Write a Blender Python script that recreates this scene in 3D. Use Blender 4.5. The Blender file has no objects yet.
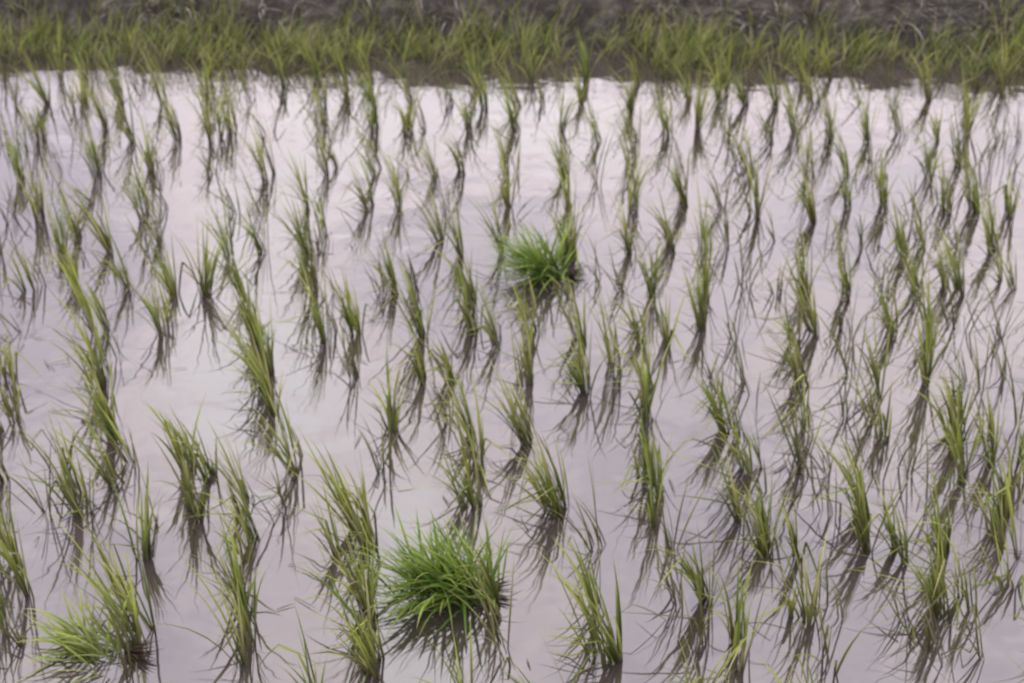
import bpy, math, random
from mathutils import Vector, Matrix, noise
random.seed(11)
R=random
scene=bpy.context.scene
# ---------- camera ----------
H=1.9; PITCH=math.radians(25.9); FPX=1400.0
cd=bpy.data.cameras.new("camera"); cam=bpy.data.objects.new("camera",cd)
scene.collection.objects.link(cam); scene.camera=cam
cam.location=(0,0,H); cam.rotation_euler=(math.pi/2-PITCH,0,0)
cd.sensor_width=36; cd.lens=FPX/1024*36; cd.clip_end=2000; cd.clip_start=0.05
cd.dof.use_dof=True; cd.dof.focus_distance=1.72; cd.dof.aperture_fstop=8.5

# ground survey of the planted hills: rows measured from the photo, intersected with the water plane
def G(x,y):
    cx=(x-512)/FPX; cy=(341.5-y)/FPX
    dy=math.cos(PITCH)+cy*math.sin(PITCH); dz=-math.sin(PITCH)+cy*math.cos(PITCH)
    t=H/-dz
    return (round(cx*t,3),round(dy*t,3))
bands={
82:[5,60,88,150,205,232,290,318,345,372,400,452,480,532,560,588,640,668,722,750,805,832,890,942,970,1000],
104:[15,50,85,120,165,205,225,255,285,325,350,378,415,450,480,520,545,582,632,662,690,722,748,780,815,862,895,930,968,1005],
135:[5,40,75,105,135,180,215,230,270,325,332,372,405,432,470,520,560,600,635,668,700,735,770,800,830,870,905,935,965,1000,1020],
172:[20,60,95,150,160,215,265,330,375,410,440,465,510,568,600,635,685,740,752,812,850,875,930,960,985,1015],
214:[8,35,95,150,165,235,262,305,372,395,445,508,515,570,630,690,720,755,812,848,880,912,940,975,1010],
248:[0,70,75,110,160,230,265,310,320,440,460,500,568,572,632,636,668,705,730,780,830,855,905,925,960,990],
292:[30,75,125,180,205,245,318,325,385,390,415,475,600,620,655,705,745,775,805,850,885,915,950,965,1010],
338:[20,100,165,258,265,330,340,355,422,475,500,535,580,640,665,705,740,800,815,850,895,930,960,1000],
385:[10,105,108,268,272,275,360,425,450,530,585,612,650,715,745,805,850,875,935,965,1010],
430:[15,118,124,270,395,445,475,530,645,722,735,800,845,880,955,960,985,1020],
472:[10,65,125,130,190,215,300,392,478,655,755,802,830,870,905,965,1005],
515:[55,85,190,205,250,285,375,478,560,564,655,765,745,835,870,1000,930],
552:[15,140,150,255,350,375,600,670,765,768,800,865,905,940,1005],
610:[15,130,240,245,372,500,605,675,710,805,825,900,935,970],
655:[20,130,138,250,365,380,505,600,615,705,735,825,930,975]}
SEEDS=[]
for k,v in bands.items():
    j=8 if k>110 else 5
    for x in v: SEEDS.append(G(x+R.uniform(-3,3),k+R.uniform(-j,j)))

# ---------- helpers ----------
class MB:
    def __init__(s): s.v=[];s.f=[];s.c=[]
    def build(s,name,mat):
        m=bpy.data.meshes.new(name); m.from_pydata(s.v,[],s.f); m.update()
        a=m.color_attributes.new("Col",'FLOAT_COLOR','POINT')
        flat=[]
        for c in s.c: flat+= [c[0],c[1],c[2],1]
        a.data.foreach_set("color",flat)
        m.materials.append(mat)
        for p in m.polygons: p.use_smooth=True
        o=bpy.data.objects.new(name,m); scene.collection.objects.link(o); return o
def lerp(a,b,t): return tuple(a[i]*(1-t)+b[i]*t for i in range(3))
def blade(mb,p,az,lean,length,width,curl,cb,ct,seg=6,kink=0,twist=None,grow=1.9):
    d=Vector((math.cos(az),math.sin(az),0)); up=Vector((0,0,1))
    tw=az+math.pi/2+ (R.uniform(-1.2,1.2) if twist is None else twist)
    w=Vector((math.cos(tw),math.sin(tw),0))
    pos=Vector(p); ang=lean; i0=len(mb.v)
    ks=R.randint(2,seg-2) if kink else -1
    for i in range(seg+1):
        t=i/seg
        ww=width*(0.55+0.9*t if t<0.4 else 0.91*(1-((t-0.4)/0.6)**1.6)+0.02)*0.5
        mb.v.append(tuple(pos-w*ww)); mb.v.append(tuple(pos+w*ww))
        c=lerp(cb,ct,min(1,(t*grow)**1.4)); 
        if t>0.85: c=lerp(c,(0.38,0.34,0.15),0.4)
        mb.c.append(c);mb.c.append(c)
        if i<seg:
            ang+=curl/seg*(0.4+1.2*t)
            if i==ks: ang+=kink
            pos=pos+(d*math.sin(ang)+up*math.cos(ang))*(length/seg)
            if pos.z<0.002 and i>1: pos.z=0.003
            a=i0+2*i; mb.f.append((a,a+1,a+3,a+2))
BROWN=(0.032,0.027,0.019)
def green():
    r=R.random()
    c=lerp((0.09,0.145,0.024),(0.34,0.385,0.08),r)
    if R.random()<0.18: c=lerp(c,(0.34,0.30,0.17),0.6)
    return c
def clump(mb,x,y,h=0.22,n=22,thin=False,spread=0.16):
    lx=-0.15+R.gauss(0,0.07); ly=R.gauss(0,0.06)
    ns=R.randint(2,5)
    ext=R.uniform(.02,.06)
    for k in range(ns):
        sx=x+R.gauss(0,0.011); sy=y+R.gauss(0,ext); hk=h*R.uniform(.75,1.1)
        for j in range(max(2,n//ns)):
            a=R.uniform(0,2*math.pi); s=abs(R.gauss(0,spread))
            if R.random()<.08: s*=2.5
            vx=math.cos(a)*s+lx; vy=math.sin(a)*s+ly
            az=math.atan2(vy,vx); lean=math.hypot(vx,vy)
            L=hk*R.uniform(0.45,1.15)
            c=green()
            if thin: c=lerp(c,(0.06,0.06,0.032),0.6)
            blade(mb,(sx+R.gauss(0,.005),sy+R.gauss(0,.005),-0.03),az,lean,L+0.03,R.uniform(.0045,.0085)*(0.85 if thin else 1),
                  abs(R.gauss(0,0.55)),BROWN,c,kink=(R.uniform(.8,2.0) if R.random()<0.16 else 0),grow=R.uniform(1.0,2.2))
# ---------- materials ----------
def newmat(n):
    m=bpy.data.materials.new(n); m.use_nodes=True; nt=m.node_tree
    for x in list(nt.nodes): nt.nodes.remove(x)
    return m,nt,nt.nodes.new('ShaderNodeOutputMaterial')
def leafmat(name,tf):
    leaf,nt,out=newmat(name)
    N=nt.nodes; L=nt.links
    at=N.new('ShaderNodeAttribute'); at.attribute_name="Col"
    p=N.new('ShaderNodeBsdfPrincipled'); p.inputs['Roughness'].default_value=0.55; p.inputs['Specular IOR Level'].default_value=0.2
    tr=N.new('ShaderNodeBsdfTranslucent'); mx=N.new('ShaderNodeMixShader'); mx.inputs[0].default_value=tf
    L.new(at.outputs['Color'],p.inputs['Base Color']); L.new(at.outputs['Color'],tr.inputs['Color'])
    L.new(p.outputs[0],mx.inputs[1]); L.new(tr.outputs[0],mx.inputs[2]); L.new(mx.outputs[0],out.inputs[0])
    return leaf
leaf=leafmat("rice_leaf",0.2); strawm=leafmat("dry_straw",0.05)

def noise_node(nt,scale,detail=4,vec=None,rough=.5):
    n=nt.nodes.new('ShaderNodeTexNoise'); n.inputs['Scale'].default_value=scale; n.inputs['Detail'].default_value=detail; n.inputs['Roughness'].default_value=rough
    if vec: nt.links.new(vec,n.inputs['Vector'])
    return n
def ramp(nt,fac,stops):
    r=nt.nodes.new('ShaderNodeValToRGB'); e=r.color_ramp.elements
    while len(e)<len(stops): e.new(0.5)
    for i,(q,c) in enumerate(stops): e[i].position=q; e[i].color=(*c,1)
    nt.links.new(fac,r.inputs[0]); return r
# water
water,nt,out=newmat("paddy_water"); N=nt.nodes; L=nt.links
tc=N.new('ShaderNodeTexCoord')
n1=noise_node(nt,1.3,5,tc.outputs['Object'])
r1=ramp(nt,n1.outputs[0],[(0.3,(0.034,0.026,0.028)),(0.7,(0.065,0.052,0.052))])
df=N.new('ShaderNodeBsdfDiffuse'); L.new(r1.outputs[0],df.inputs[0])
gl=N.new('ShaderNodeBsdfGlossy'); gl.inputs['Roughness'].default_value=0.04; gl.inputs[0].default_value=(1,1,1,1)
n2=noise_node(nt,6,2,tc.outputs['Object']); n3=noise_node(nt,1.2,2,tc.outputs['Object'])
ad=N.new('ShaderNodeMath'); ad.operation='MULTIPLY_ADD'; L.new(n3.outputs[0],ad.inputs[0]); ad.inputs[1].default_value=4; L.new(n2.outputs[0],ad.inputs[2])
bp=N.new('ShaderNodeBump'); bp.inputs['Strength'].default_value=0.5; bp.inputs['Distance'].default_value=0.006; L.new(ad.outputs[0],bp.inputs['Height'])
L.new(bp.outputs[0],gl.inputs['Normal'])
fr=N.new('ShaderNodeFresnel'); fr.inputs[0].default_value=2.8
mx=N.new('ShaderNodeMixShader'); L.new(fr.outputs[0],mx.inputs[0]); L.new(df.outputs[0],mx.inputs[1]); L.new(gl.outputs[0],mx.inputs[2]); L.new(mx.outputs[0],out.inputs[0])
# soil
def soilmat(name,cols):
    m,nt,out=newmat(name); N=nt.nodes; L=nt.links
    tc=N.new('ShaderNodeTexCoord')
    a=noise_node(nt,9,8,tc.outputs['Object'],.7); r=ramp(nt,a.outputs[0],cols)
    p=N.new('ShaderNodeBsdfPrincipled'); p.inputs['Roughness'].default_value=0.85
    L.new(r.outputs[0],p.inputs['Base Color'])
    b=noise_node(nt,45,6,tc.outputs['Object'],.7); bp=N.new('ShaderNodeBump'); bp.inputs['Distance'].default_value=0.02; L.new(b.outputs[0],bp.inputs['Height']); L.new(bp.outputs[0],p.inputs['Normal'])
    L.new(p.outputs[0],out.inputs[0]); return m
soil=soilmat("mud_soil",[(0.3,(0.014,0.012,0.009)),(0.5,(0.036,0.032,0.026)),(0.7,(0.14,0.128,0.11))])
field=soilmat("field_soil",[(0.35,(0.05,0.05,0.025)),(0.7,(0.13,0.13,0.07))])
# ---------- ground, water, bank ----------
def grid(name,xs,ys,fz,mat):
    v=[(x,y,fz(x,y)) for y in ys for x in xs]; n=len(xs)
    f=[(j*n+i,j*n+i+1,(j+1)*n+i+1,(j+1)*n+i) for j in range(len(ys)-1) for i in range(n-1)]
    m=bpy.data.meshes.new(name); m.from_pydata(v,[],f); m.materials.append(mat)
    for q in m.polygons: q.use_smooth=True
    o=bpy.data.objects.new(name,m); scene.collection.objects.link(o); return o
grid("ground",[-600,600],[-600,600],lambda x,y:-0.12,field)
SL=-0.045
def yb(x): return 7.55+SL*x+0.07*noise.noise(Vector((x*0.7,3,0)))+0.05*noise.noise(Vector((x*3,1,0)))
w=grid("paddy_water",[-30,30],[-6,9.2],lambda x,y:0.0,water)
def bank_h(s,x):
    if s<0: return -0.1
    t=min(1,s/0.42); h=-0.06+0.33*(t*t*(3-2*t))
    if s>1.0: h-=0.05*min(1,(s-1)/1.0)
    return h
xs=[-9+i*0.03 for i in range(601)]
ys=[i*0.03 for i in range(60)]+[1.8+i*0.2 for i in range(8)]
verts=[];n=len(xs)
for s in ys:
    for x in xs:
        y=yb(x)+s
        a=noise.fractal(Vector((x*2.2,y*2.2,0)),1,2,4); b=noise.fractal(Vector((x*9,y*9,5)),0.9,2,4)
        verts.append((x,y,bank_h(s,x)+ (0.06*a+0.05*b if s>0.05 else 0.01*a)))
fc=[(j*n+i,j*n+i+1,(j+1)*n+i+1,(j+1)*n+i) for j in range(len(ys)-1) for i in range(n-1)]
m=bpy.data.meshes.new("earth_bank"); m.from_pydata(verts,[],fc); m.materials.append(soil)
for q in m.polygons: q.use_smooth=True
scene.collection.objects.link(bpy.data.objects.new("earth_bank",m))
# dry straw: matted tangles on the bank
mb=MB()
for i in range(20000):
    x=R.uniform(-5,5); s=R.uniform(0.16,1.3)
    q=noise.noise(Vector((x*1.5,s*3,9)))+0.5*noise.noise(Vector((x*5,s*7,2)))
    if q<R.uniform(-.3,.2)-0.03*x: continue
    g=R.uniform(.10,.5)*(1+q*.8); c=(g,g*.94,g*.85)
    if R.random()<.2: c=(0.09,0.12,0.04)
    az=R.choice([R.uniform(0,6.28),-1.57+R.gauss(0,.8),math.pi+R.gauss(0,.4)])
    blade(mb,(x,yb(x)+s,bank_h(s,x)+R.uniform(0,.05)),az,R.uniform(.8,1.6),R.uniform(.06,.24),R.uniform(.002,.006),R.uniform(0,1.4),c,c,seg=4)
mb.build("dry_straw",strawm)
# margin grass
mb=MB()
for i in range(2700):
    x=R.uniform(-5,5); s=R.gauss(-0.12,0.24)
    if s<-0.62 or s>0.26: continue
    dens=noise.noise(Vector((x*1.6,0,4)))+.6*noise.noise(Vector((x*5,s*3,7)))
    if R.random()>0.52+dens*.9-0.04*x: continue
    z=max(-0.02,bank_h(s,x)-.02) if s>0 else -0.02
    tall=R.uniform(.6,1.2)
    for j in range(R.randint(4,9)):
        c=lerp((0.06,0.10,0.018),(0.29,0.33,0.075),R.random()**1.1)
        if R.random()<.2: c=(0.26,0.24,0.14)
        blade(mb,(x+R.gauss(0,.02),yb(x)+s+R.gauss(0,.02),z),R.choice([R.uniform(0,6.28),R.uniform(-.6,.6)]),abs(R.gauss(0,.4)),tall*R.uniform(.12,.29),R.uniform(.004,.008),abs(R.gauss(0,.9)),BROWN,c,seg=5,grow=2.1)
mb.build("bank_grass",leaf)
# ---------- rice ----------
mb=MB()
for (x,y) in SEEDS:
    q=R.random(); thin=q<0.30
    if x>0.6 and R.random()<0.15: thin=True
    f=1.0+0.06*max(0,y-4.5)
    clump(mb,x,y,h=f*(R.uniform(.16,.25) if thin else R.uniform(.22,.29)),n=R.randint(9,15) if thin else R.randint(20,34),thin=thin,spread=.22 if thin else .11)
def inframe(x,y):
    return 2.25<y<7.3 and abs(x)<(0.05+0.40*y)
yy=0.9
while yy<7.25:
    xx=-6.0
    while xx<6.0:
        px,py=xx+R.gauss(0,.03)-0.05*yy,yy+R.gauss(0,.03)
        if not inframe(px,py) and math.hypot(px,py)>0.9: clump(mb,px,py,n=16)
        xx+=0.25
    yy+=0.22
mb.build("rice_seedlings",leaf)
# dropped seedling bundles
def bundle(x,y,dirs,n,Lr,cb,spread=.9,lean=(0.5,1.25),rx=.03):
    mb=MB()
    for i in range(n):
        az=R.gauss(dirs,spread); c=lerp(cb,(0.27,0.38,0.06),R.random()**1.2)
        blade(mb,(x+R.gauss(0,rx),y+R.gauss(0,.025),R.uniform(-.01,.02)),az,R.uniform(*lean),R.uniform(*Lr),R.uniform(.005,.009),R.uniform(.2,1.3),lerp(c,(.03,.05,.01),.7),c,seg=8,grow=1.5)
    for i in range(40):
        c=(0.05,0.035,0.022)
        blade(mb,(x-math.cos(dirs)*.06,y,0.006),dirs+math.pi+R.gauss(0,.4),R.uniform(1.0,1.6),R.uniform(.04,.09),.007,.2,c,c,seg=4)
    return mb.build("seedling_bundle",leaf)
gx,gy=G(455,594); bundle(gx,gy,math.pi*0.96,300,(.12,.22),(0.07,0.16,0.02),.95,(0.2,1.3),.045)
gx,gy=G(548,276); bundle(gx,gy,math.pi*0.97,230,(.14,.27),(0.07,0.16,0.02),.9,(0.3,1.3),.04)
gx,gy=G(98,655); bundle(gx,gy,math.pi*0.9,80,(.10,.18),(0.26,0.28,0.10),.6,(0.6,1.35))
# floating debris
mb=MB()
for i in range(260):
    x=R.uniform(-2.6,2.6); y=R.uniform(2.2,7)
    g=R.uniform(.04,.14); c=(g,g*.85,g*.65)
    for j in range(R.choice([1,1,1,4])):
        blade(mb,(x+R.gauss(0,.02),y+R.gauss(0,.02),.003),R.uniform(0,6.28),1.5,R.uniform(.02,.09),R.uniform(.002,.004),.1,c,c,seg=4,twist=0)
mb.build("floating_straw",strawm)
# ---------- world ----------
SE,SR=math.radians(38),math.radians(-60)
wd=bpy.data.worlds.new("World"); scene.world=wd; wd.use_nodes=True; nt=wd.node_tree; N=nt.nodes;L=nt.links
bg=N['Background']; bg.inputs[1].default_value=0.1
sky=N.new('ShaderNodeTexSky'); sky.sky_type='NISHITA'; sky.sun_disc=False; sky.sun_elevation=SE; sky.sun_rotation=SR
tc=N.new('ShaderNodeTexCoord'); mp=N.new('ShaderNodeMapping'); mp.inputs['Scale'].default_value=(1.5,1,1.2); L.new(tc.outputs['Generated'],mp.inputs[0])
n=noise_node(nt,4.0,4,mp.outputs[0],.5)
r=ramp(nt,n.outputs[0],[(0.3,(0.60,0.545,0.63)),(0.45,(0.79,0.72,0.79)),(0.54,(0.91,0.80,0.84)),(0.68,(1.0,0.96,0.99))])
sep=N.new('ShaderNodeSeparateXYZ'); L.new(tc.outputs['Generated'],sep.inputs[0])
mr=N.new('ShaderNodeMapRange'); L.new(sep.outputs['Z'],mr.inputs[0]); mr.inputs[1].default_value=.22; mr.inputs[2].default_value=.66; mr.inputs[3].default_value=27; mr.inputs[4].default_value=20.5
sc=N.new('ShaderNodeVectorMath'); sc.operation='SCALE'; L.new(r.outputs[0],sc.inputs[0]); L.new(mr.outputs[0],sc.inputs['Scale'])
mm=N.new('ShaderNodeMix'); mm.data_type='RGBA'; mm.inputs['Factor'].default_value=.93
L.new(sky.outputs[0],mm.inputs['A']); L.new(sc.outputs[0],mm.inputs['B']); L.new(mm.outputs['Result'],bg.inputs[0])
sl=bpy.data.lights.new("sun",'SUN'); sl.energy=1.4; sl.angle=math.radians(15); sl.color=(1,.95,.85)
so=bpy.data.objects.new("sun",sl); scene.collection.objects.link(so)
d=Vector((math.sin(SR)*math.cos(SE),math.cos(SR)*math.cos(SE),math.sin(SE)))
so.rotation_euler=d.to_track_quat('Z','Y').to_euler()
scene.view_settings.view_transform='Standard'; scene.view_settings.look='None'; scene.view_settings.exposure=0
